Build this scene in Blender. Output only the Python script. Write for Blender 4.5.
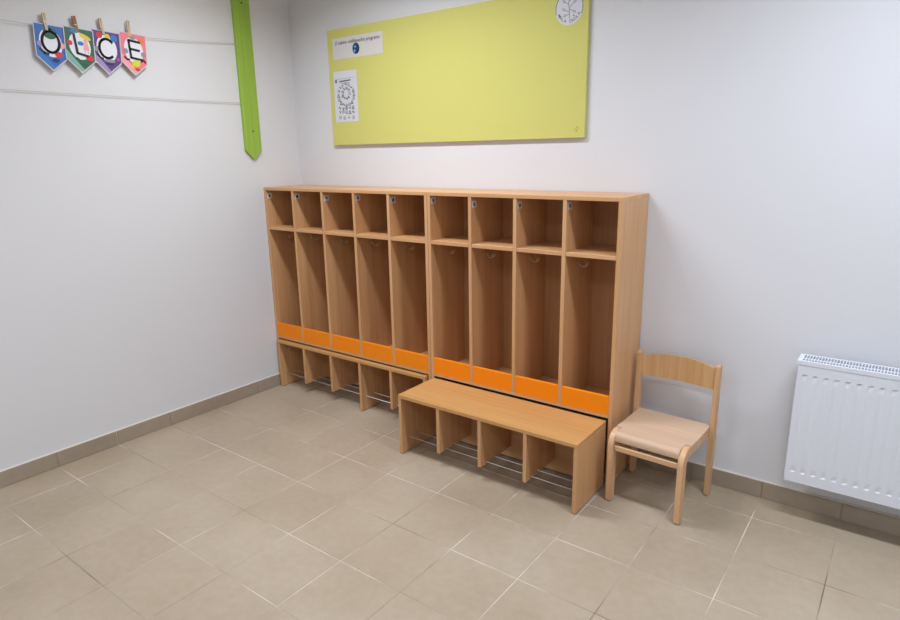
import bpy, bmesh, math, random
from mathutils import Matrix, Vector

random.seed(7)
S = bpy.context.scene
for o in list(bpy.data.objects):
    bpy.data.objects.remove(o)
COL = S.collection

# ------------------------------------------------------------------ camera
cam_d = bpy.data.cameras.new('camera')
cam = bpy.data.objects.new('camera', cam_d)
COL.objects.link(cam)
S.camera = cam
YAW, PITCH, ROLL = 0.6433, -0.2464, -0.0171
fw = Vector((-math.sin(YAW) * math.cos(PITCH), math.cos(YAW) * math.cos(PITCH), math.sin(PITCH)))
rt = Vector((math.cos(YAW), math.sin(YAW), 0))
up = rt.cross(fw)
r2 = math.cos(ROLL) * rt + math.sin(ROLL) * up
u2 = -math.sin(ROLL) * rt + math.cos(ROLL) * up
M = Matrix((r2, u2, -fw)).transposed().to_4x4()
M.translation = Vector((3.6751, -3.0987, 1.6642))
cam.matrix_world = M
cam_d.sensor_width = 36.0
cam_d.lens = 622.12 / 900 * 36
cam_d.clip_start = 0.02

# ------------------------------------------------------------------ world, lamps, exposure
w = bpy.data.worlds.new('world')
S.world = w
w.use_nodes = True
w.node_tree.nodes['Background'].inputs[0].default_value = (0.75, 0.82, 0.9, 1)
w.node_tree.nodes['Background'].inputs[1].default_value = 0.6
S.view_settings.view_transform = 'Standard'
S.view_settings.look = 'None'
S.view_settings.gamma = 1
S.view_settings.use_curve_mapping = False
S.view_settings.exposure = 0.0

ROOM_X, ROOM_Y, ROOM_Z = 5.2, -4.4, 2.98
# ceiling lamps: position, power, colour (the fittings themselves are built further down)
LAMPS = [((1.33, -1.05), 31, (0.955, 1.0, 1.09)), ((3.90, -1.05), 31, (0.91, 1.0, 1.16)),
         ((1.33, -3.30), 21, (0.955, 1.0, 1.09)), ((3.90, -3.30), 21, (0.91, 1.0, 1.16))]

# ------------------------------------------------------------------ materials
def srgb(r, g, b):
    f = lambda c: (c / 255 / 12.92) if c / 255 <= 0.04045 else ((c / 255 + 0.055) / 1.055) ** 2.4
    return (f(r), f(g), f(b), 1)

def mat(name, rgb, rough=0.5, metal=0.0, spec=0.5, emit=None, strength=0.0):
    m = bpy.data.materials.new(name)
    m.use_nodes = True
    b = m.node_tree.nodes['Principled BSDF']
    b.inputs['Base Color'].default_value = srgb(*rgb)
    b.inputs['Roughness'].default_value = rough
    b.inputs['Metallic'].default_value = metal
    b.inputs['Specular IOR Level'].default_value = spec
    if emit:
        b.inputs['Emission Color'].default_value = (*emit, 1)
        b.inputs['Emission Strength'].default_value = strength
    return m

def nodes_of(m):
    nt = m.node_tree
    return nt, nt.nodes['Principled BSDF'], (lambda t: nt.nodes.new(t)), (lambda a, b: nt.links.new(a, b))

def coords(nt, scale, rnd=True, kind='Object'):
    """Object coordinates, scaled, moved by a random amount for each object"""
    tc = nt.nodes.new('ShaderNodeTexCoord')
    mp = nt.nodes.new('ShaderNodeMapping')
    mp.inputs['Scale'].default_value = scale
    nt.links.new(tc.outputs[kind], mp.inputs['Vector'])
    if rnd:
        oi = nt.nodes.new('ShaderNodeObjectInfo')
        ml = nt.nodes.new('ShaderNodeMath'); ml.operation = 'MULTIPLY'; ml.inputs[1].default_value = 37.0
        cb = nt.nodes.new('ShaderNodeCombineXYZ')
        nt.links.new(oi.outputs['Random'], ml.inputs[0])
        for k in range(3):
            nt.links.new(ml.outputs[0], cb.inputs[k])
        nt.links.new(cb.outputs[0], mp.inputs['Location'])
    return mp.outputs[0]

def ramp(nt, fac, stops):
    r = nt.nodes.new('ShaderNodeValToRGB')
    els = r.color_ramp.elements
    while len(els) < len(stops):
        els.new(0.5)
    for e, (p, c) in zip(els, stops):
        e.position = p; e.color = srgb(*c)
    nt.links.new(fac, r.inputs[0])
    return r.outputs[0]

def wood(name, dark, mid, light, axis, rough=0.42):
    m = mat(name, mid, rough)
    nt, b, N, L = nodes_of(m)
    sc = [55, 55, 55]; sc[axis] = 1.6
    n1 = N('ShaderNodeTexNoise'); n1.inputs['Scale'].default_value = 1.0; n1.inputs['Detail'].default_value = 4
    L(coords(nt, sc), n1.inputs['Vector'])
    sc2 = [9, 9, 9]; sc2[axis] = 0.7
    n2 = N('ShaderNodeTexNoise'); n2.inputs['Scale'].default_value = 1.0; n2.inputs['Detail'].default_value = 2
    L(coords(nt, sc2), n2.inputs['Vector'])
    mx = N('ShaderNodeMix'); mx.inputs[0].default_value = 0.5
    L(n1.outputs[0], mx.inputs[2]); L(n2.outputs[0], mx.inputs[3])
    L(ramp(nt, mx.outputs[0], [(0.32, dark), (0.5, mid), (0.68, light)]), b.inputs['Base Color'])
    bp = N('ShaderNodeBump'); bp.inputs['Strength'].default_value = 0.04; bp.inputs['Distance'].default_value = 0.001
    L(n1.outputs[0], bp.inputs['Height']); L(bp.outputs[0], b.inputs['Normal'])
    return m

BEECH = ((190, 141, 95), (203, 155, 108), (213, 167, 121))
W_X = wood('beech_laminate_x', *BEECH, 0)
W_Z = wood('beech_laminate_z', *BEECH, 2)
W_BACK = wood('beech_backing', (166, 118, 76), (178, 130, 87), (188, 141, 97), 2, 0.55)
BENCH = ((186, 135, 78), (197, 147, 89), (206, 158, 101))
W_TOP = wood('beech_bench_top', *BENCH, 0)
CH = ((198, 155, 112), (210, 168, 125), (220, 180, 138))
C_Z = wood('chair_beech_z', *CH, 2, 0.4)
C_X = wood('chair_beech_x', *CH, 0, 0.4)
C_SEAT = wood('chair_plywood_seat', (198, 165, 136), (206, 175, 146), (214, 184, 156), 0, 0.34)
C_BACK = wood('chair_plywood_back', (186, 141, 92), (203, 160, 110), (215, 175, 127), 2, 0.4)
PEG_A = wood('peg_pale', (196, 176, 138), (206, 186, 150), (215, 196, 162), 2, 0.6)
PEG_B = wood('peg_brown', (140, 100, 62), (156, 114, 74), (170, 128, 88), 2, 0.6)

ORANGE = mat('orange_laminate', (245, 136, 0), 0.5, spec=0.3)
DARK = mat('dark_plastic', (52, 46, 42), 0.6)
STEEL = mat('brushed_steel', (205, 204, 202), 0.42, 0.75)
CHROME = mat('chrome_rod', (206, 206, 208), 0.42, 0.6)
WHITE_MET = mat('radiator_enamel', (218, 221, 228), 0.35)
GRILLE_IN = mat('radiator_core', (66, 74, 80), 0.6, 0.3)
PAPER = mat('paper_white', (208, 208, 214), 0.7)
PAPER_W = mat('paper_warm_white', (206, 203, 200), 0.7)
INK = mat('ink_black', (26, 26, 30), 0.7)
INK_G = mat('ink_grey', (112, 112, 122), 0.7)
INK_D = mat('ink_dark_grey', (84, 84, 94), 0.7)
GREEN = wood('green_painted_wood', (140, 174, 62), (150, 184, 70), (158, 192, 78), 2, 0.5)
CORD = mat('natural_cord', (188, 180, 166), 0.85)
SCREW = mat('screw_dark', (48, 52, 34), 0.4, 0.5)
CAULK = mat('white_caulk', (222, 216, 208), 0.6)

def wall_material(name, rgb):
    m = mat(name, rgb, 0.85, spec=0.25)
    nt, b, N, L = nodes_of(m)
    n = N('ShaderNodeTexNoise'); n.inputs['Scale'].default_value = 1.0; n.inputs['Detail'].default_value = 5
    L(coords(nt, (60, 60, 60), False), n.inputs['Vector'])
    bp = N('ShaderNodeBump'); bp.inputs['Strength'].default_value = 0.06; bp.inputs['Distance'].default_value = 0.002
    L(n.outputs[0], bp.inputs['Height']); L(bp.outputs[0], b.inputs['Normal'])
    return m
WALL = wall_material('white_wall_paint', (216, 216, 218))
CEIL = wall_material('ceiling_paint', (226, 226, 226))

def tile_material(name, a, bb, c, rough):
    m = mat(name, bb, rough)
    nt, b, N, L = nodes_of(m)
    geo = N('ShaderNodeNewGeometry')
    n = N('ShaderNodeTexNoise'); n.inputs['Scale'].default_value = 1.5; n.inputs['Detail'].default_value = 3
    L(geo.outputs['Position'], n.inputs['Vector'])
    n2 = N('ShaderNodeTexNoise'); n2.inputs['Scale'].default_value = 26; n2.inputs['Detail'].default_value = 5
    L(geo.outputs['Position'], n2.inputs['Vector'])
    oi = N('ShaderNodeObjectInfo')
    a1 = N('ShaderNodeMath'); a1.operation = 'MULTIPLY_ADD'; a1.inputs[1].default_value = 0.07
    L(oi.outputs['Random'], a1.inputs[0]); 
    mx = N('ShaderNodeMix'); mx.inputs[0].default_value = 0.25
    L(n.outputs[0], mx.inputs[2]); L(n2.outputs[0], mx.inputs[3])
    sb = N('ShaderNodeMath'); sb.operation = 'SUBTRACT'; sb.inputs[1].default_value = 0.035
    L(mx.outputs[0], a1.inputs[2]); L(a1.outputs[0], sb.inputs[0])
    L(ramp(nt, sb.outputs[0], [(0.3, a), (0.5, bb), (0.7, c)]), b.inputs['Base Color'])
    r = N('ShaderNodeMapRange'); r.inputs[1].default_value = 0.35; r.inputs[2].default_value = 0.65
    r.inputs[3].default_value = rough - 0.08; r.inputs[4].default_value = rough + 0.1
    L(n.outputs[0], r.inputs[0]); L(r.outputs[0], b.inputs['Roughness'])
    return m
TILE = tile_material('beige_floor_tile', (156, 140, 117), (168, 152, 130), (178, 163, 142), 0.45)
SKIRT = tile_material('taupe_skirting_tile', (150, 136, 118), (160, 146, 128), (168, 155, 138), 0.5)

def grout_material():
    m = mat('grout', (206, 198, 186), 0.9)
    nt, b, N, L = nodes_of(m)
    geo = N('ShaderNodeNewGeometry')
    n = N('ShaderNodeTexNoise'); n.inputs['Scale'].default_value = 2.1; n.inputs['Detail'].default_value = 4
    L(geo.outputs['Position'], n.inputs['Vector'])
    L(ramp(nt, n.outputs[0], [(0.32, (122, 107, 88)), (0.40, (160, 145, 125)), (0.50, (174, 160, 141)), (0.60, (206, 198, 188))]), b.inputs['Base Color'])
    return m
GROUT = grout_material()

def board_material():
    m = mat('yellow_board', (226, 216, 86), 0.75)
    nt, b, N, L = nodes_of(m)
    c = coords(nt, (110, 110, 110), False)
    v = N('ShaderNodeTexVoronoi'); v.inputs['Randomness'].default_value = 0.0; v.inputs['Scale'].default_value = 1.0
    mp = N('ShaderNodeMapping'); mp.inputs['Rotation'].default_value = (0, math.radians(45), 0)
    L(c, mp.inputs[0]); L(mp.outputs[0], v.inputs['Vector'])
    L(ramp(nt, v.outputs['Distance'], [(0.10, (176, 171, 82)), (0.32, (201, 197, 106)), (0.6, (210, 207, 122))]), b.inputs['Base Color'])
    bp = N('ShaderNodeBump'); bp.inputs['Strength'].default_value = 0.2; bp.inputs['Distance'].default_value = 0.001
    L(v.outputs['Distance'], bp.inputs['Height']); L(bp.outputs[0], b.inputs['Normal'])
    return m
YELLOW = board_material()

# ------------------------------------------------------------------ helpers
def link(name, me, m, parent=None, loc=(0, 0, 0)):
    o = bpy.data.objects.new(name, me)
    COL.objects.link(o)
    o.location = loc
    if m is not None and not me.materials:
        me.materials.append(m)
    o.parent = parent
    return o

def tag(o, label, cat, group=None, kind=None):
    o['label'] = label
    o['category'] = cat
    if group: o['group'] = group
    if kind: o['kind'] = kind
    return o

def thing(name, label, cat, loc=(0, 0, 0), rz=0, group=None):
    o = bpy.data.objects.new(name, None)
    o.empty_display_size = 0.1
    COL.objects.link(o)
    o.location = loc
    o.rotation_euler = (0, 0, rz)
    return tag(o, label, cat, group)

def box_me(name, sx, sy, sz, bev=0.0):
    bm = bmesh.new()
    bmesh.ops.create_cube(bm, size=1)
    bmesh.ops.scale(bm, vec=(sx, sy, sz), verts=bm.verts)
    if bev:
        bmesh.ops.bevel(bm, geom=list(bm.edges), offset=bev, segments=1, affect='EDGES')
    me = bpy.data.meshes.new(name)
    bm.to_mesh(me); bm.free()
    return me

def box(name, x0, x1, y0, y1, z0, z1, m, parent=None, bev=0.0012):
    """a board given by its extents (in the parent's space)"""
    me = box_me(name, x1 - x0, y1 - y0, z1 - z0, bev)
    return link(name, me, m, parent, ((x0 + x1) / 2, (y0 + y1) / 2, (z0 + z1) / 2))

def from_bm(name, bm, m, parent=None, loc=(0, 0, 0), smooth=False):
    bmesh.ops.recalc_face_normals(bm, faces=bm.faces)
    me = bpy.data.meshes.new(name)
    bm.to_mesh(me); bm.free()
    if smooth:
        for p in me.polygons: p.use_smooth = True
    return link(name, me, m, parent, loc)

def add_box(bm, x0, x1, y0, y1, z0, z1):
    r = bmesh.ops.create_cube(bm, size=1)['verts']
    bmesh.ops.scale(bm, vec=(x1 - x0, y1 - y0, z1 - z0), verts=r)
    bmesh.ops.translate(bm, vec=((x0 + x1) / 2, (y0 + y1) / 2, (z0 + z1) / 2), verts=r)

def add_tube(bm, pts, rad, seg=8, caps=True):
    pts = [Vector(p) for p in pts]
    rings = []
    ref = None
    for i, p in enumerate(pts):
        d = (pts[min(i + 1, len(pts) - 1)] - pts[max(i - 1, 0)]).normalized()
        if ref is None:
            ref = d.orthogonal().normalized()
        ref = (ref - d * ref.dot(d)).normalized()
        b = d.cross(ref)
        rr = rad[i] if isinstance(rad, (list, tuple)) else rad
        rings.append([bm.verts.new(p + rr * (math.cos(2 * math.pi * k / seg) * ref + math.sin(2 * math.pi * k / seg) * b)) for k in range(seg)])
    for a, b in zip(rings, rings[1:]):
        for k in range(seg):
            bm.faces.new((a[k], a[(k + 1) % seg], b[(k + 1) % seg], b[k]))
    if caps:
        bm.faces.new(rings[0]); bm.faces.new(rings[-1])

def add_prism(bm, prof, axis, a0, a1):
    """closed 2D profile extruded along an axis; profile is (y,z) for x, (x,z) for y, (x,y) for z"""
    def P(p, a):
        return (a, p[0], p[1]) if axis == 0 else ((p[0], a, p[1]) if axis == 1 else (p[0], p[1], a))
    A = [bm.verts.new(P(p, a0)) for p in prof]
    B = [bm.verts.new(P(p, a1)) for p in prof]
    n = len(prof)
    for i in range(n):
        bm.faces.new((A[i], A[(i + 1) % n], B[(i + 1) % n], B[i]))
    bm.faces.new(A); bm.faces.new(B)

class Print:
    """flat printing: polygons in a sheet's own plane, thin layers, several inks in one mesh"""
    def __init__(s):
        s.v, s.f, s.mi, s.mats, s.h = [], [], [], [], 0.0
    def _m(s, m):
        if m not in s.mats: s.mats.append(m)
        return s.mats.index(m)
    def poly(s, pts, m):
        b = len(s.v)
        s.v += [(p[0], p[1], s.h) for p in pts]
        s.f.append(list(range(b, b + len(pts)))); s.mi.append(s._m(m))
    def disc(s, cx, cy, rx, m, ry=None, n=16, rot=0):
        ry = ry or rx
        c, d = math.cos(rot), math.sin(rot)
        pts = []
        for k in range(n):
            x, y = rx * math.cos(2 * math.pi * k / n), ry * math.sin(2 * math.pi * k / n)
            pts.append((cx + c * x - d * y, cy + d * x + c * y))
        s.poly(pts, m)
    def stroke(s, pts, wd, m, closed=False):
        n = len(pts)
        for i in range(n if closed else n - 1):
            a, b = Vector(pts[i]), Vector(pts[(i + 1) % n])
            d = b - a
            if d.length < 1e-9: continue
            d.normalize(); q = Vector((-d.y, d.x)) * wd / 2; e = d * wd * 0.25
            s.poly([a - e + q, a - e - q, b + e - q, b + e + q], m)
    def arc(s, cx, cy, rx, ry, a0, a1, wd, m, n=18):
        s.stroke([(cx + rx * math.cos(a0 + (a1 - a0) * k / n), cy + ry * math.sin(a0 + (a1 - a0) * k / n)) for k in range(n + 1)], wd, m)
    def text(s, string, size, cx, cy, m, rot=0, width=None):
        cu = bpy.data.curves.new('t', 'FONT')
        cu.body = string; cu.size = size; cu.align_x = 'CENTER'; cu.align_y = 'CENTER'; cu.resolution_u = 2; cu.offset = size * .010
        ob = bpy.data.objects.new('t', cu); COL.objects.link(ob)
        bpy.context.view_layer.update()
        me = bpy.data.meshes.new_from_object(ob.evaluated_get(bpy.context.evaluated_depsgraph_get()))
        k = 1.0
        if width and len(me.vertices):
            xs = [v.co.x for v in me.vertices]
            k = width / (max(xs) - min(xs))
        b = len(s.v); c, d = math.cos(rot), math.sin(rot)
        for v in me.vertices:
            x, y = v.co.x * k, v.co.y
            s.v.append((cx + c * x - d * y, cy + d * x + c * y, s.h))
        for p in me.polygons:
            s.f.append([b + i for i in p.vertices]); s.mi.append(s._m(m))
        bpy.data.objects.remove(ob); bpy.data.curves.remove(cu); bpy.data.meshes.remove(me)
    def build(s, name, plane, parent, loc=(0, 0, 0)):
        f = (lambda u, v, h: (u, -h, v)) if plane == 'back' else (lambda u, v, h: (h, u, v))
        me = bpy.data.meshes.new(name)
        me.from_pydata([f(*p) for p in s.v], [], s.f)
        for m in s.mats: me.materials.append(m)
        for p, i in zip(me.polygons, s.mi): p.material_index = i
        me.update()
        o = link(name, me, None, parent, loc)
        if name in ('printed_decoration', 'printed_drawings'): o['kind'] = 'stuff'
        return o

# ------------------------------------------------------------------ the room
def structure(o, label, cat):
    return tag(o, label, cat, kind='structure')

T = 0.12
structure(box('wall_back', -T, ROOM_X + T, 0, T, -0.1, ROOM_Z, WALL, None, 0), 'plain white painted wall behind the lockers and yellow board', 'wall')
structure(box('wall_left', -T, 0, ROOM_Y, 0, -0.1, ROOM_Z, WALL, None, 0), 'plain white painted wall with the green slat and letter pennants', 'wall')
structure(box('wall_right', ROOM_X, ROOM_X + T, ROOM_Y, 0, -0.1, ROOM_Z, WALL, None, 0), 'plain white painted wall facing the green slat', 'wall')
structure(box('wall_front', -T, ROOM_X + T, ROOM_Y - T, ROOM_Y, -0.1, ROOM_Z, WALL, None, 0), 'plain white painted wall facing the lockers', 'wall')
structure(box('ceiling', -T, ROOM_X + T, ROOM_Y - T, T, ROOM_Z, ROOM_Z + 0.1, CEIL, None, 0), 'white ceiling carrying the long lamps', 'ceiling')
floor = structure(box('floor', 0, ROOM_X, ROOM_Y, 0, -0.1, -0.0012, GROUT, None, 0), 'beige square ceramic floor tiles with pale grout joints', 'floor')

TS, TX, TY, J = 1 / 3, 1.9119, -0.8833, 0.0048
def spans(a, b, phase):
    k0 = math.floor((a - phase) / TS); out = []
    k = k0
    while phase + k * TS < b:
        lo, hi = max(a, phase + k * TS + J / 2), min(b, phase + (k + 1) * TS - J / 2)
        if hi - lo > 0.01: out.append((lo, hi))
        k += 1
    return out
cache = {}
fz = floor.location
for x0, x1 in spans(0.002, ROOM_X - 0.002, TX):
    for y0, y1 in spans(ROOM_Y + 0.002, -0.002, TY):
        key = (round(x1 - x0, 3), round(y1 - y0, 3))
        if key not in cache:
            bm = bmesh.new()
            sx, sy = key[0] / 2, key[1] / 2
            e = 0.0008
            add_prism(bm, [(-sx, -sy), (sx, -sy), (sx, sy), (-sx, sy)], 2, -0.004, -e)
            bmesh.ops.delete(bm, geom=[f for f in bm.faces if abs(f.normal.z) > .9 or len(set(round(v.co.z, 5) for v in f.verts)) == 1], context='FACES')
            top = [bm.verts.new(p) for p in ((-sx + e, -sy + e, 0), (sx - e, -sy + e, 0), (sx - e, sy - e, 0), (-sx + e, sy - e, 0))]
            low = sorted([v for v in bm.verts if abs(v.co.z + e) < 1e-6], key=lambda v: math.atan2(v.co.y, v.co.x))
            tp = sorted(top, key=lambda v: math.atan2(v.co.y, v.co.x))
            for i in range(4):
                bm.faces.new((low[i], low[(i + 1) % 4], tp[(i + 1) % 4], tp[i]))
            bm.faces.new(tp)
            bmesh.ops.recalc_face_normals(bm, faces=bm.faces)
            me = bpy.data.meshes.new('floor_tile'); bm.to_mesh(me); bm.free()
            me.materials.append(TILE); cache[key] = me
        o = link('floor_tile', cache[key], None, floor, ((x0 + x1) / 2 - fz.x, (y0 + y1) / 2 - fz.y, random.uniform(-0.0002, 0.0002) - fz.z))
        o.rotation_euler = (random.uniform(-.0008, .0008), random.uniform(-.0008, .0008), 0)

HB, TB = 0.0885, 0.010
def skirting(name, label, axis, a, b, wallpos, sign):
    """skirting of upright tiles along a wall: grout bed, tiles, a bead of caulk on top"""
    lo, hi = (wallpos, wallpos + sign * 0.006) if sign > 0 else (wallpos + sign * 0.006, wallpos)
    ext = (a, b, lo, hi) if axis == 0 else (lo, hi, a, b)
    bed = structure(box(name, *ext, 0, HB, GROUT, None, 0), label, 'baseboard')
    L = bed.location
    for s0, s1 in spans(a, b, TX if axis == 0 else TY):
        key = ('s', axis, round(s1 - s0, 3))
        if key not in cache:
            sx, sy = (s1 - s0, TB) if axis == 0 else (TB, s1 - s0)
            cache[key] = box_me('skirting_tile', sx, sy, HB - 0.002, 0.001); cache[key].materials.append(SKIRT)
        c = (wallpos + sign * TB / 2)
        loc = ((s0 + s1) / 2, c, HB / 2) if axis == 0 else (c, (s0 + s1) / 2, HB / 2)
        link('skirting_tile', cache[key], None, bed, Vector(loc) - L)
    e2 = (wallpos, wallpos + sign * 0.008) if sign > 0 else (wallpos + sign * 0.008, wallpos)
    ext = (a, b, *e2) if axis == 0 else (*e2, a, b)
    c = box('caulk_bead', *ext, HB - 0.0012, HB + 0.003, CAULK, None, 0)
    c.location = c.location - L; c.parent = bed
skirting('baseboard_left', 'taupe tile skirting along the wall with the pennants', 1, ROOM_Y, -0.0, 0, 1)
skirting('baseboard_back', 'taupe tile skirting behind the chair and radiator', 0, 0.011, ROOM_X - .011, 0, -1)
skirting('baseboard_right', 'taupe tile skirting along the wall facing the pennants', 1, ROOM_Y, 0, ROOM_X, -1)
skirting('baseboard_front', 'taupe tile skirting along the wall facing the lockers', 0, 0.011, ROOM_X - .011, ROOM_Y, 1)

# ------------------------------------------------------------------ ceiling lamps
LENS = mat('lamp_diffuser', (245, 245, 245), 0.5, emit=(1, 0.98, 0.95), strength=3.0)
FRAME = mat('lamp_frame', (225, 225, 225), 0.5)
LAMP_AT = ('above the floor before the five-bay locker', 'above the floor before the radiator', 'at the pennant wall, far from the lockers', 'far from both pennants and lockers')
for ((lx, ly), pw, colr), where in zip(LAMPS, LAMP_AT):
    t = thing('ceiling_lamp', 'long white ceiling lamp ' + where, 'lamp', (lx, ly, ROOM_Z), 0, 'long ceiling lamps')
    bm = bmesh.new()
    for a in (-1, 1):
        add_box(bm, *(sorted((a * .62, a * .60))), -.11, .11, -0.055, 0)
        add_box(bm, -.60, .60, *(sorted((a * .11, a * .095))), -0.055, 0)
    add_box(bm, -.60, .60, -.095, .095, -0.02, 0)
    from_bm('housing', bm, FRAME, t)
    box('diffuser', -.5995, .5995, -.0945, .0945, -0.048, -0.040, LENS, t, 0)
    ld = bpy.data.lights.new('lamp_light', 'AREA')
    ld.shape = 'RECTANGLE'; ld.size = 1.2; ld.size_y = 0.18; ld.energy = pw; ld.color = colr; ld.spread = math.radians(152)
    lo = bpy.data.objects.new('lamp_light', ld); COL.objects.link(lo)
    lo.location = (0, 0, -0.06); lo.parent = t

# ------------------------------------------------------------------ lockers
PT, LD, LH = 0.020, 0.340, 1.458        # board thickness, depth, height
Z_ST, Z_SB = 1.186, 1.166               # hat shelf
Z_OT, Z_OB, Z_BB = 0.485, 0.386, 0.372  # orange strip top/bottom, bottom board underside

def hook_mesh():
    bm = bmesh.new()
    add_box(bm, 0, 0.002, -0.008, 0.008, -0.006, 0.016)
    def J(y):
        pts = []
        for k in range(11):
            a = math.pi * (1.0 + k / 10 * 1.0)
            pts.append((0.036 + 0.021 * math.cos(a), y * (0.3 + k / 10), -0.006 + 0.017 * math.sin(a)))
        return [(0.002, 0, 0.010), (0.010, y * .15, 0.006)] + pts + [(0.058, y * 1.35, 0.005)]
    for y in (-0.010, 0.012):
        p = J(y)
        add_tube(bm, p, 0.0022, 6)
        bmesh.ops.create_icosphere(bm, subdivisions=1, radius=0.0038, matrix=Matrix.Translation(p[-1]))
    bmesh.ops.recalc_face_normals(bm, faces=bm.faces)
    bmesh.ops.scale(bm, vec=(.92, .8, .72), verts=bm.verts)
    me = bpy.data.meshes.new('coat_hook'); bm.to_mesh(me); bm.free()
    for p in me.polygons: p.use_smooth = True
    me.materials.append(STEEL)
    return me
HOOK = hook_mesh()

TAG_INKS = [mat('tag_' + n, c, 0.7) for n, c in (('brown', (60, 40, 36)), ('black', (30, 30, 34)), ('slate', (48, 52, 66)), ('purple', (104, 70, 118)), ('night', (34, 38, 44)),
            ('coal', (32, 30, 30)), ('maroon', (108, 38, 34)), ('green', (58, 66, 48)), ('umber', (50, 38, 34)))]
tag_sheet = box_me('picture_tag', 0.0010, 0.040, 0.036, 0); tag_sheet.materials.append(PAPER)
def pictogram(k, parent):
    p = Print(); m = TAG_INKS[k]
    if k % 3 == 0:
        p.disc(0, 0, 0.0085, m, 0.011)
        p.h = 0.0003; p.disc(0.002, 0.004, 0.003, PAPER)
    elif k % 3 == 1:
        p.poly([(-.009, -.010), (.007, -.010), (.009, .004), (0, .011), (-.008, .006)], m)
    else:
        p.poly([(-.008, .010), (.009, .010), (.009, -.002), (.002, -.011), (-.003, -.002), (-.008, -.002)], m)
        p.h = 0.0003; p.disc(-.001, .004, .0025, PAPER)
    return p.build('pictogram', 'left', parent, (0.0008, 0, 0))

def locker(name, label, x0, x1, n, tag0, y_off=0.0):
    W = x1 - x0
    t = thing(name, label, 'locker', (x0, 0, 0), 0, 'cloakroom lockers')
    yf, yb = -LD, -0.004
    bay = (W - PT * (n + 1)) / n
    for a in (0, W - PT):
        box('side_panel', a, a + PT, yf, yb, 0.004, LH - PT, W_Z, t)
        for yy in (yf + .03, yb - .03):
            box('glide', a + .003, a + PT - .003, yy - .012, yy + .012, 0, .0045, DARK, t, 0)
    box('top_panel', 0, W, yf, yb, LH - PT, LH, W_X, t)
    box('bottom_panel', PT, W - PT, yf + .001, -0.016, Z_BB, Z_BB + 0.018, W_X, t)
    box('back_panel', PT, W - PT, -0.016, -0.008, Z_BB, LH - PT, W_BACK, t, 0)
    d_me = box_me('divider', PT, LD - 0.018, LH - PT - (Z_BB + 0.018), 0.0012); d_me.materials.append(W_Z)
    dl = box_me('divider_foot', PT, 0.016, 0.016, 0.0008); dl.materials.append(W_Z)
    s_me = box_me('hat_shelf', bay, LD - 0.020, PT, 0.0012); s_me.materials.append(W_X)
    o_me = box_me('orange_strip', bay, 0.018, Z_OT - Z_OB - .001, 0.0012); o_me.materials.append(ORANGE)
    for k in range(n):
        xl = PT + k * (bay + PT)
        xc = xl + bay / 2
        if k:
            link('divider', d_me, None, t, (xl - PT / 2, (yf + -0.016) / 2, (LH - PT + Z_BB + 0.018) / 2))
        link('hat_shelf', s_me, None, t, (xc, (yf + .002 - 0.016) / 2, (Z_ST + Z_SB) / 2))
        link('orange_strip', o_me, None, t, (xc, yf + .0095, (Z_OT + Z_OB + .001) / 2 + .002))
        hk = link('coat_hook', HOOK, None, t, (xl, -0.20, 1.112))
        pt = link('picture_tag', tag_sheet, None, t, (xl + 0.0005, -0.306 + random.uniform(-.006, .006), 1.404 + random.uniform(-.006, .004)))
        pt.rotation_euler = (random.uniform(-.05, .05), 0, 0)
        pictogram(tag0 + k, pt)
    return t
locker('cloakroom_locker', 'beech open locker with five bays standing in the room corner', 0.004, 1.456, 5, 0)
locker('cloakroom_locker', 'beech open locker with four bays next to the small chair', 1.458, 2.598, 4, 5)

# ------------------------------------------------------------------ shoe benches
def shoe_bench(label, x0, x1, yf, yb, zt, n, full):
    t = thing('shoe_bench', label, 'bench', ((x0 + x1) / 2, (yf + yb) / 2, 0), 0, 'shoe benches')
    ox, oy = -(x1 - x0) / 2, -(yb - yf) / 2
    W, Dp = x1 - x0, yb - yf
    box('seat_board', ox, -ox, oy, -oy, zt - PT, zt, W_TOP, t)
    pitch = (W - PT) / n
    for k in range(n + 1):
        xl = ox + k * pitch
        zb = 0.004 if k in full else 0.080
        box('end_panel' if k in (0, n) else 'divider', xl, xl + PT, oy + .0015, -oy - (0 if k in (0, n) else .022), zb, zt - PT, W_Z, t)
        if k in full:
            for yy in (oy + .03, -oy - .05):
                box('glide', xl + .003, xl + PT - .003, yy - .012, yy + .012, 0, .0045, DARK, t, 0)
    for a, b, k0, k1 in [(full[i], full[i + 1], full[i], full[i + 1]) for i in range(len(full) - 1)]:
        box('back_panel', ox + a * pitch + PT, ox + b * pitch, -oy - .020, -oy - .004, 0.012, zt - PT, W_X, t, 0)
    for yy in (0.047, 0.120):
        bm = bmesh.new()
        add_tube(bm, [(ox + PT - .004, oy + yy, 0.097), (-ox - PT + .004, oy + yy, 0.097)], 0.0026, 8)
        from_bm('rod', bm, CHROME, t, smooth=True)
    return t
shoe_bench('beech shoe bench pushed in under the corner locker, five open bays', 0.032, 1.425, -0.360, -0.028, 0.360, 5, [0, 3, 5])
shoe_bench('beech shoe bench with four open bays pulled out in front of a locker', 1.476, 2.569, -0.667, -0.341, 0.360, 4, [0, 4])

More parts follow.
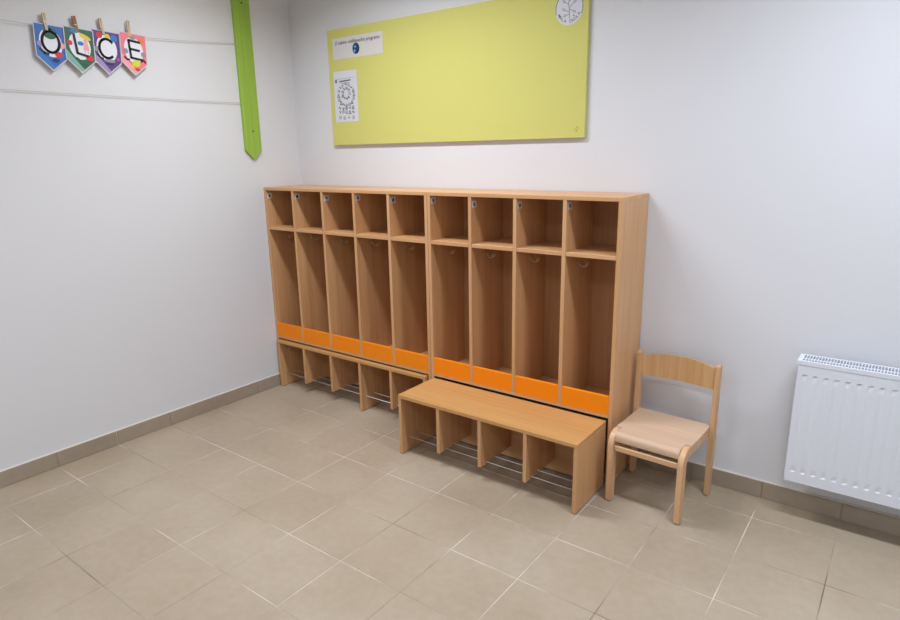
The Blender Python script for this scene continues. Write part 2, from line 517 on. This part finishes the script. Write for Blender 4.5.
# ------------------------------------------------------------------ child's chair
def chair():
    t = thing('child_chair', "small beech child's chair with plywood seat standing beside the lockers", 'chair', (2.819, -0.291, 0), math.radians(-2.5))
    def arc(cx, cy, r, a0, a1, n=8):
        return [(cx + r * math.cos(a0 + (a1 - a0) * k / n), cy + r * math.sin(a0 + (a1 - a0) * k / n)) for k in range(n + 1)]
    for s in (-1, 1):
        prof = [(-.180, .004)] + arc(-.110, .292, .070, math.pi, math.pi / 2) + [(-.092, .3605), (-.086, .348), (.172, .348), (.172, .312), (-.105, .312)]
        prof += arc(-.105, .282, .030, math.pi / 2, math.pi, 5) + [(-.137, .004)]
        bm = bmesh.new()
        add_prism(bm, prof, 0, *(sorted((s * .153, s * .181))))
        bmesh.ops.recalc_face_normals(bm, faces=bm.faces)
        eds = [e for e in bm.edges if len(e.link_faces) == 2 and e.calc_face_angle() > 0.9]
        bmesh.ops.bevel(bm, geom=eds, offset=.0025, segments=2, affect='EDGES')
        from_bm('front_leg', bm, C_Z, t)
        bm = bmesh.new()
        pr = [(.158, .004), (.163, .30), (.176, .655)] + arc(.1905, .660, .0145, math.pi, 0, 6) + [(.2055, .655), (.206, .30), (.198, .004)]
        add_prism(bm, pr, 0, *(sorted((s * .181, s * .205))))
        bmesh.ops.recalc_face_normals(bm, faces=bm.faces)
        eds = [e for e in bm.edges if len(e.link_faces) == 2 and e.calc_face_angle() > 0.9]
        bmesh.ops.bevel(bm, geom=eds, offset=.0025, segments=2, affect='EDGES')
        from_bm('back_leg', bm, C_Z, t)
        for y0, xx in ((-.1585, .167), (.178, .193)):
            bm = bmesh.new()
            add_tube(bm, [(s * xx, y0, 0), (s * xx, y0, .005)], .009, 10)
            from_bm('glide', bm, DARK, t)
    # seat: waterfall front between the legs, wings over the side rails
    th = .012
    def seat_prof(u):      # u along the seat, front lip to back
        return u
    top = [(-.1660, .318), (-.1665, .330)] + arc(-.140, .334, .0265, math.pi, math.pi / 2, 7) + [(-.09, .3605), (-.02, .3585), (.06, .3585), (.13, .3605), (.190, .363)]
    bot = [(y, z - th) for (y, z) in top[9:]][::-1] + [(-.138, .3485)] + [(-.1545, .334), (-.154, .318)]
    bm = bmesh.new()
    add_prism(bm, top + bot, 0, -.1525, .1525)
    wing = [(-.086, .3605), (-.02, .3585), (.06, .3585), (.13, .3605), (.190, .363), (.190, .351), (.157, .3483), (-.086, .3483)]
    for s in (-1, 1):
        add_prism(bm, wing, 0, *(sorted((s * .1525, s * .1808))))
    bmesh.ops.remove_doubles(bm, verts=bm.verts, dist=1e-5)
    from_bm('seat', bm, C_SEAT, t)
    # curved backrest between the posts
    bm = bmesh.new()
    n = 16; rows = []
    for k in range(n + 1):
        u = -1 + 2 * k / n
        x = u * .1812; y = .186 + .016 * (1 - u * u); zt = .650 + .025 * (1 - abs(u) ** 2.2); zb = .546 + .002 * (1 - u * u)
        rows.append([bm.verts.new(p) for p in ((x, y, zb), (x, y, zt), (x, y + .012, zt), (x, y + .012, zb))])
    for a, b in zip(rows, rows[1:]):
        for i in range(4):
            bm.faces.new((a[i], a[(i + 1) % 4], b[(i + 1) % 4], b[i]))
    bm.faces.new(rows[0]); bm.faces.new(rows[-1])
    from_bm('backrest', bm, C_BACK, t)
    box('stretcher', -.153, .153, -.167, -.149, .268, .296, C_X, t, .003)
chair()

# ------------------------------------------------------------------ radiator
def radiator():
    RX, RW, YF, YB, Z0, Z1 = 3.350, 1.0, -0.155, -0.045, 0.202, 0.768
    t = thing('radiator', 'white ribbed panel radiator with slotted top mounted low on wall', 'radiator', (RX, 0, Z0))
    H = Z1 - Z0
    # front panel: shallow upright grooves pressed into the sheet
    pitch, n = 0.040, 24
    xs = [0.0, 0.012]
    dx = {0.0: 0, 0.012: 0}
    cols = [(0.0, 0), (0.014, 0)]
    x = 0.016
    for k in range(n):
        cols += [(x, 0), (x + .008, .7), (x + .0125, 1), (x + .017, .7), (x + .025, 0)]
        x += pitch
    cols.append((RW, 0))
    rws = [(0, 0), (.046, 0), (.052, 1), (.078, .3), (H - .088, .3), (H - .062, 1), (H - .056, 0), (H - .012, 0)]
    V, F = [], []
    dep = 0.0048
    for z, a in rws:
        for xx, b in cols:
            V.append((xx, YF + dep * a * b, z))
    nc = len(cols)
    for j in range(len(rws) - 1):
        for i in range(nc - 1):
            F.append((j * nc + i, j * nc + i + 1, (j + 1) * nc + i + 1, (j + 1) * nc + i))
    # back of the sheet, so that it has thickness
    o0 = len(V)
    V += [(0, YF + .012, 0), (RW, YF + .012, 0), (RW, YF + .012, H - .012), (0, YF + .012, H - .012)]
    F.append((o0, o0 + 3, o0 + 2, o0 + 1))
    last = (len(rws) - 1) * nc
    F.append(tuple(range(0, nc)) [::-1] + (o0, o0 + 1))
    F.append(tuple(range(last, last + nc)) + (o0 + 2, o0 + 3))
    F.append((0,) + tuple(j * nc for j in range(1, len(rws))) + (o0 + 3, o0))
    F.append((nc - 1,) + tuple(j * nc + nc - 1 for j in range(1, len(rws))) + (o0 + 2, o0 + 1))
    me = bpy.data.meshes.new('front_panel'); me.from_pydata(V, [], F); me.update()
    link('front_panel', me, WHITE_MET, t)
    box('back_panel', 0, RW, YB - .012, YB, 0, H - .012, WHITE_MET, t, .002)
    for a in (-0.004, RW):
        box('side_panel', a, a + .004, YF + .010, YB, .004, H - .004, WHITE_MET, t, .001)
    # convector core seen through the slots
    bm = bmesh.new()
    for k in range(48):
        xx = .012 + k * .0205
        add_box(bm, xx, xx + .0012, YF + .016, YB - .016, .03, H - .03)
    add_box(bm, .010, RW - .010, YF + .016, YB - .016, .03, H - .055)
    from_bm('convector_fins', bm, GRILLE_IN, t)['kind'] = 'stuff'
    # slotted top cover
    bm = bmesh.new()
    g0, g1 = H - .012, H + .004
    add_box(bm, -.006, RW + .006, YF - .002, YF + .012, g0 - .002, g1)
    add_box(bm, -.006, RW + .006, YB - .010, YB + .002, g0 - .002, g1)
    add_box(bm, -.006, .012, YF + .012, YB - .010, g0 - .002, g1)
    add_box(bm, RW - .012, RW + .006, YF + .012, YB - .010, g0 - .002, g1)
    add_box(bm, .012, RW - .012, YF + .040, YF + .050, g1 - .006, g1)
    k = .012
    while k < RW - .02:
        add_box(bm, k + .0078, k + .0113, YF + .012, YF + .040, g1 - .005, g1 - .0005)
        add_box(bm, k + .0078, k + .0113, YF + .050, YB - .010, g1 - .005, g1 - .0005)
        k += .0113
    from_bm('top_grille', bm, WHITE_MET, t)
    for a in (.15, RW - .17):
        box('wall_bracket', a, a + .02, YB - .002, -.0015, .06, H - .06, WHITE_MET, t)
radiator()

# ------------------------------------------------------------------ notice board and its sheets
bx0, bx1, bz0, bz1 = 0.392, 2.250, 1.733, 2.460
t = thing('notice_board', 'large yellow textured notice board hung above the lockers', 'notice board', ((bx0 + bx1) / 2, 0, bz0))
hw = (bx1 - bx0) / 2
me = box_me('board_panel', hw - .0001, .020, bz1 - bz0, 0); me.materials.append(YELLOW)
for s in (-1, 1):
    link('board_panel', me, None, t, (s * hw / 2, -.012, (bz1 - bz0) / 2))
p = Print()
OLIVE = mat('board_emblem_ink', (176, 160, 52), 0.8)
p.stroke([(-.012, .008), (0, -.010), (.006, .004), (.013, .012)], .004, OLIVE)
p.disc(.002, .012, .004, OLIVE)
p.build('maker_mark', 'back', t, (hw - .045, -.0224, .040))

YB_ = -0.0222
# title strip
W_, H_ = 0.445, 0.130
t = thing('title_strip', 'long white paper strip with a title and blue round emblem on yellow board', 'paper', (0.662, YB_, 2.340))
box('sheet', -W_ / 2, W_ / 2, -.0008, 0, -H_ / 2, H_ / 2, PAPER_W, t, 0)
p = Print(); p.h = .0003
p.text('Z našeho vzdělávacího programu', .030, 0, .034, INK, 0, .395)
p.build('title_lettering', 'back', t, (0, -.0008, 0))
p = Print(); BLUE = mat('emblem_blue', (26, 72, 122), .6); BLUE2 = mat('emblem_light_blue', (120, 172, 208), .6); TEAL = mat('emblem_teal', (28, 96, 118), .6)
p.h = .0003; p.disc(0, 0, .031, BLUE, .034, 28)
p.h = .0005; p.arc(.002, -.002, .020, .023, -2.0, 1.2, .008, TEAL); p.disc(-.005, .010, .008, BLUE2, .006); p.disc(-.012, -.014, .007, BLUE2, .009)
p.build('round_emblem', 'back', t, (-.010, -.0008, -.012))

# portrait sheet with a wreath of small drawings
W_, H_ = 0.214, 0.322
t = thing('portrait_sheet', 'white portrait sheet with ring of small grey drawings on yellow board', 'paper', (0.538, YB_, 2.041))
box('sheet', -W_ / 2, W_ / 2, -.0008, 0, -H_ / 2, H_ / 2, PAPER, t, 0)
p = Print(); p.h = .0003
p.stroke([(-.075, .112), (.080, .116)], .0016, INK_G)
p.stroke([(-.052, .097), (.050, .101)], .008, INK_D)
p.stroke([(-.04, .085), (.035, .088)], .003, INK_G)
p.disc(-.085, .100, .010, INK_G, .012)
p.build('heading', 'back', t, (0, -.0008, 0))
rr = random.Random(3)
p = Print(); p.h = .0003
def doodle(cx, cy, r, m):
    k = rr.randint(0, 3)
    if k == 0:
        p.arc(cx, cy, r, r, 0, 2 * math.pi, r * .35, m, 8); p.disc(cx, cy, r * .35, m, n=6)
    elif k == 1:
        p.stroke([(cx - r, cy - r), (cx, cy + r), (cx + r, cy - r)], r * .5, m, True)
    elif k == 2:
        for q in range(3):
            a = rr.uniform(0, 6.3); p.stroke([(cx, cy), (cx + r * math.cos(a), cy + r * math.sin(a))], r * .5, m)
    else:
        p.stroke([(cx - r, cy), (cx - r * .2, cy + r), (cx + r * .3, cy - r * .6), (cx + r, cy + r * .4)], r * .45, m)
for k in range(16):
    a = 2 * math.pi * k / 16
    doodle(.072 * math.cos(a) + .004, .010 + .066 * math.sin(a), .010, INK_D if k % 3 else INK_G)
for k in range(9):
    a = 2 * math.pi * k / 9
    doodle(.036 * math.cos(a) + .004, .018 + .034 * math.sin(a), .009, INK_D)
for j, z in ((5, -.072), (5, -.098), (4, -.132)):
    for k in range(j):
        doodle(-.062 + k * .124 / (j - 1), z + rr.uniform(-.004, .004), .010, INK_D if z > -.12 else INK_G)
p.arc(.004, .018, .026, .030, 0, 6.283, .003, INK_D)
p.build('printed_drawings', 'back', t, (0, -.0008, 0))

# round sheet
t = thing('round_sheet', 'round white paper with line drawing and lettering at board corner', 'paper', (2.146, YB_, 2.360))
bm = bmesh.new()
prof = [(.078 * math.cos(2 * math.pi * k / 40), .080 * math.sin(2 * math.pi * k / 40)) for k in range(40)]
add_prism(bm, prof, 1, -.0008, 0)
from_bm('sheet', bm, PAPER, t)
p = Print(); p.h = .0003
p.arc(0, 0, .074, .076, -.45, 3.45, .0035, INK_D, 30)
p.build('outline', 'back', t, (0, -.0008, 0))
p = Print(); p.h = .0003
for q, s in enumerate('MALÁ ŠKOLA'):
    a = -2.62 + q * .232
    if s != ' ':
        p.text(s, .021, .062 * math.cos(a), .064 * math.sin(a), INK_D, a + math.pi / 2)
p.build('lettering', 'back', t, (0, -.0008, 0))
p = Print(); p.h = .0003
p.stroke([(.002, -.048), (.002, -.02), (-.004, .02), (0, .05)], .003, INK_G)
for bx, by, ex, ey in ((.002, -.02, -.030, -.005), (.0, -.005, .028, -.02), (0, 0, .030, .026), (-.002, .015, -.030, .032), (.002, -.03, -.024, -.034), (0, .03, .02, .05)):
    p.stroke([(bx, by), (ex, ey)], .0025, INK_G)
    p.disc(ex, ey, .009, INK_G, .006, 10, math.atan2(ey - by, ex - bx))
    p.h = .0005; p.disc(ex, ey, .006, PAPER, .0035, 10, math.atan2(ey - by, ex - bx)); p.h = .0003
p.disc(.026, -.038, .004, INK_D)
p.build('sprig_drawing', 'back', t, (0, -.0008, 0))

# ------------------------------------------------------------------ green slats, cords, pennants, pegs
def slat(label, y):
    t = thing('green_slat', label, 'slat', (0, y, 1.647), 0, 'green wall slats')
    hw = .062; L = 1.16
    bm = bmesh.new()
    add_prism(bm, [(-hw, .060), (0, 0), (hw, .060), (hw, L - .06), (0, L), (-hw, L - .06)], 0, 0.0, .022)
    bmesh.ops.recalc_face_normals(bm, faces=bm.faces)
    from_bm('board', bm, GREEN, t)
    for z in (.184, L - .184):
        bm = bmesh.new()
        add_tube(bm, [(.0215, .004, z), (.0232, .004, z)], .006, 10)
        from_bm('screw', bm, SCREW, t)
    for z in (.361, .727):      # eyelets the cords are tied to
        bm = bmesh.new()
        s = -1 if y > -1.5 else 1
        add_tube(bm, [(.011, s * .0615, z), (.011, s * .070, z)], .003, 8)
        from_bm('eyelet', bm, STEEL, t)
slat('bright green pointed wooden slat upright on wall near the corner', -0.402)
slat('bright green pointed wooden slat holding the far ends of the cords', -2.760)

def cord(label, pts):
    bm = bmesh.new()
    add_tube(bm, pts, .0015, 6)
    o = from_bm('cord', bm, CORD, None, smooth=True)
    tag(o, label, 'cord')
UP = lambda y: 2.374 - .052 * (1 - ((y + 1.58) / 1.11) ** 2) if abs(y + 1.58) < 1.11 else 2.374
n = 24
cord('upper thin cord across white wall carrying the pegged pennants', [(.011 + .005 * math.sin(math.pi * k / n), -.470 - 2.222 * k / n, UP(-.470 - 2.222 * k / n)) for k in range(n + 1)])
cord('lower thin cord across white wall with nothing hung on it', [(.011, -.470 - 2.222 * k / n, 2.008 - .004 * math.sin(math.pi * k / n)) for k in range(n + 1)])

LAM = mat('laminate_edge', (206, 202, 208), .3)
def ink(n, c): return mat('print_' + n, c, .45)
C_ = {n: ink(n, c) for n, c in dict(blue=(48, 98, 176), green=(46, 96, 74), purple=(86, 62, 132), pink=(232, 122, 136), oval=(226, 226, 234), black=(20, 20, 26), dgreen=(22, 92, 62), red=(204, 52, 62), yellow=(226, 196, 52), lime=(206, 214, 52),
      skin=(226, 178, 160), sky=(52, 118, 190), grey=(150, 142, 152), orange=(226, 128, 52), mint=(122, 172, 158), lilac=(160, 138, 184), rose=(238, 160, 168), navy=(30, 40, 84), magenta=(206, 60, 118)).items()}
def pennant(letter, colour, colour2, yc, top, tilt, label, deco):
    t = thing('letter_pennant', label, 'pennant', (.0205 + (.0036 if letter in 'LE' else 0), yc, top), 0, 'letter pennants')
    t.rotation_euler = (tilt, 0, 0)
    t.scale = (1, 1.11, 1.06)
    hw, sh, tip = .067, -.148, -.212
    bm = bmesh.new()
    add_prism(bm, [(-hw, 0), (-hw, sh), (0, tip), (hw, sh), (hw, 0)], 0, 0, .0010)
    from_bm('card', bm, LAM, t)
    p = Print(); p.h = .0003
    e = .004
    p.poly([(-hw + e, -.003), (-hw + e, sh + .003), (0, tip + .008), (hw - e, sh + .003), (hw - e, -.003)], C_[colour])
    p.h = .0005
    p.poly([(-hw + e, -.105), (-hw + e, sh + .003), (0, tip + .008), (.012, tip + .020)], C_[colour2])
    p.h = .0008
    p.disc(0, -.083, .048, C_['oval'], .064, 28, .12)
    p.build('printed_ground', 'left', t, (.0010, 0, 0))
    p = Print(); p.h = .0014
    deco(p)
    p.build('printed_decoration', 'left', t, (.0010, 0, 0))
    p = Print(); p.h = .0020
    wd = .0118; k = C_['black']
    if letter == 'O':
        p.arc(0, -.078, .036, .048, 0, 2 * math.pi, wd, k, 28)
    elif letter == 'L':
        p.stroke([(-.024, -.030), (-.014, -.118), (.034, -.126)], wd, k)
    elif letter == 'C':
        p.arc(0, -.084, .036, .046, .75, 2 * math.pi - .85, wd, k, 22)
    else:
        p.stroke([(-.024, -.036), (-.016, -.122)], wd, k)
        for a, b, c in ((-.024, -.036, .032), (-.020, -.078, .028), (-.016, -.122, .038)):
            p.stroke([(a, b), (c, b - .004)], wd, k)
    p.build('letter', 'left', t, (.0010, 0, 0))
    return t
def deco_o(p):
    p.disc(0, -.040, .030, C_['dgreen'], .026); p.disc(-.046, -.092, .013, C_['lilac']); p.disc(.046, -.088, .014, C_['rose'])
    p.stroke([(-.048, -.116), (-.030, -.132), (-.014, -.136)], .012, C_['navy']); p.disc(.030, -.132, .017, C_['red'], .014); p.disc(.014, -.160, .016, C_['navy'], .009)
    p.disc(-.004, -.022, .010, C_['lime'], .006)
def deco_l(p):
    p.disc(-.022, -.016, .018, C_['sky'], .010); p.disc(-.044, -.074, .012, C_['red']); p.disc(.004, -.070, .014, C_['sky'], .010)
    p.disc(.026, -.036, .028, C_['yellow'], .010, rot=-.4); p.disc(.028, -.056, .010, C_['skin']); p.poly([(.020, -.066), (.036, -.066), (.042, -.098), (.014, -.098)], C_['rose'])
    p.stroke([(.022, -.098), (.020, -.114)], .005, C_['skin']); p.stroke([(.034, -.098), (.036, -.114)], .005, C_['skin'])
    p.disc(.040, -.134, .018, C_['red'], .014); p.stroke([(-.020, -.140), (-.006, -.150)], .008, C_['dgreen']); p.disc(.016, -.170, .014, C_['dgreen'], .008)
def deco_c(p):
    p.disc(-.032, -.024, .015, C_['red']); p.disc(.036, -.030, .017, C_['sky']); p.disc(.006, -.026, .012, C_['yellow'], .014)
    p.disc(-.048, -.092, .013, C_['grey']); p.stroke([(-.050, -.118), (-.034, -.132), (-.022, -.136)], .009, C_['black'])
    p.disc(.010, -.142, .026, C_['grey'], .008); p.stroke([(-.012, -.158), (.024, -.158)], .009, C_['navy']); p.disc(.050, -.130, .008, C_['magenta'])
def deco_e(p):
    p.disc(-.002, -.022, .016, C_['grey'], .008); p.disc(.040, -.034, .014, C_['orange']); p.disc(-.042, -.092, .013, C_['grey']); p.disc(.048, -.098, .013, C_['grey'])
    p.stroke([(-.050, -.122), (-.036, -.134), (-.026, -.132)], .009, C_['black']); p.stroke([(.034, -.136), (.046, -.126), (.056, -.138)], .009, C_['black'])
    p.disc(.008, -.148, .020, C_['lime'], .017); p.disc(.012, -.178, .013, C_['red'], .007); p.disc(-.012, -.166, .008, C_['yellow'])
pennant('O', 'blue', 'sky', -1.570, 2.331, -.05, 'blue pointed pennant with letter O pegged to cord', deco_o)
pennant('L', 'green', 'mint', -1.431, 2.332, -.05, 'green pointed pennant with letter L pegged to cord', deco_l)
pennant('C', 'purple', 'lilac', -1.290, 2.337, -.05, 'purple pointed pennant with letter C pegged to cord', deco_c)
pennant('E', 'pink', 'rose', -1.144, 2.343, -.05, 'pink pointed pennant with letter E pegged to cord', deco_e)

def peg(y, z, tilt, m, label):
    t = thing('clothes_peg', label, 'clothes peg', (.0185, y, z), 0, 'wooden clothes pegs')
    t.rotation_euler = (tilt, 0, 0)
    t.scale = (1, 1.1, 1.12)
    for s in (-1, 1):
        bm = bmesh.new()
        # one jaw half: straight stick, thinner towards its handle, the two spread apart at the top
        y0 = s * .0006
        prof = [(y0, -.030), (y0 + s * .0050, -.030), (y0 + s * .0062, .004), (y0 + s * .0066, .042), (y0 + s * .0018, .042), (y0, .006)]
        add_prism(bm, prof, 0, -.005, .0085)
        from_bm('jaw', bm, m, t)
    bm = bmesh.new()
    add_tube(bm, [(-.0055, -.0085, .004), (.0095, -.0085, .004), (.0095, .0085, .004), (-.0055, .0085, .004)], .0011, 5)
    from_bm('spring', bm, STEEL, t)
peg(-1.586, 2.336, .04, PEG_A, 'pale wooden clothes peg gripping the blue O pennant')
peg(-1.440, 2.343, .10, PEG_B, 'brown wooden clothes peg gripping the green L pennant')
peg(-1.306, 2.352, .10, PEG_A, 'pale wooden clothes peg gripping the purple C pennant')
peg(-1.160, 2.361, -.03, PEG_A, 'pale wooden clothes peg gripping the pink E pennant')
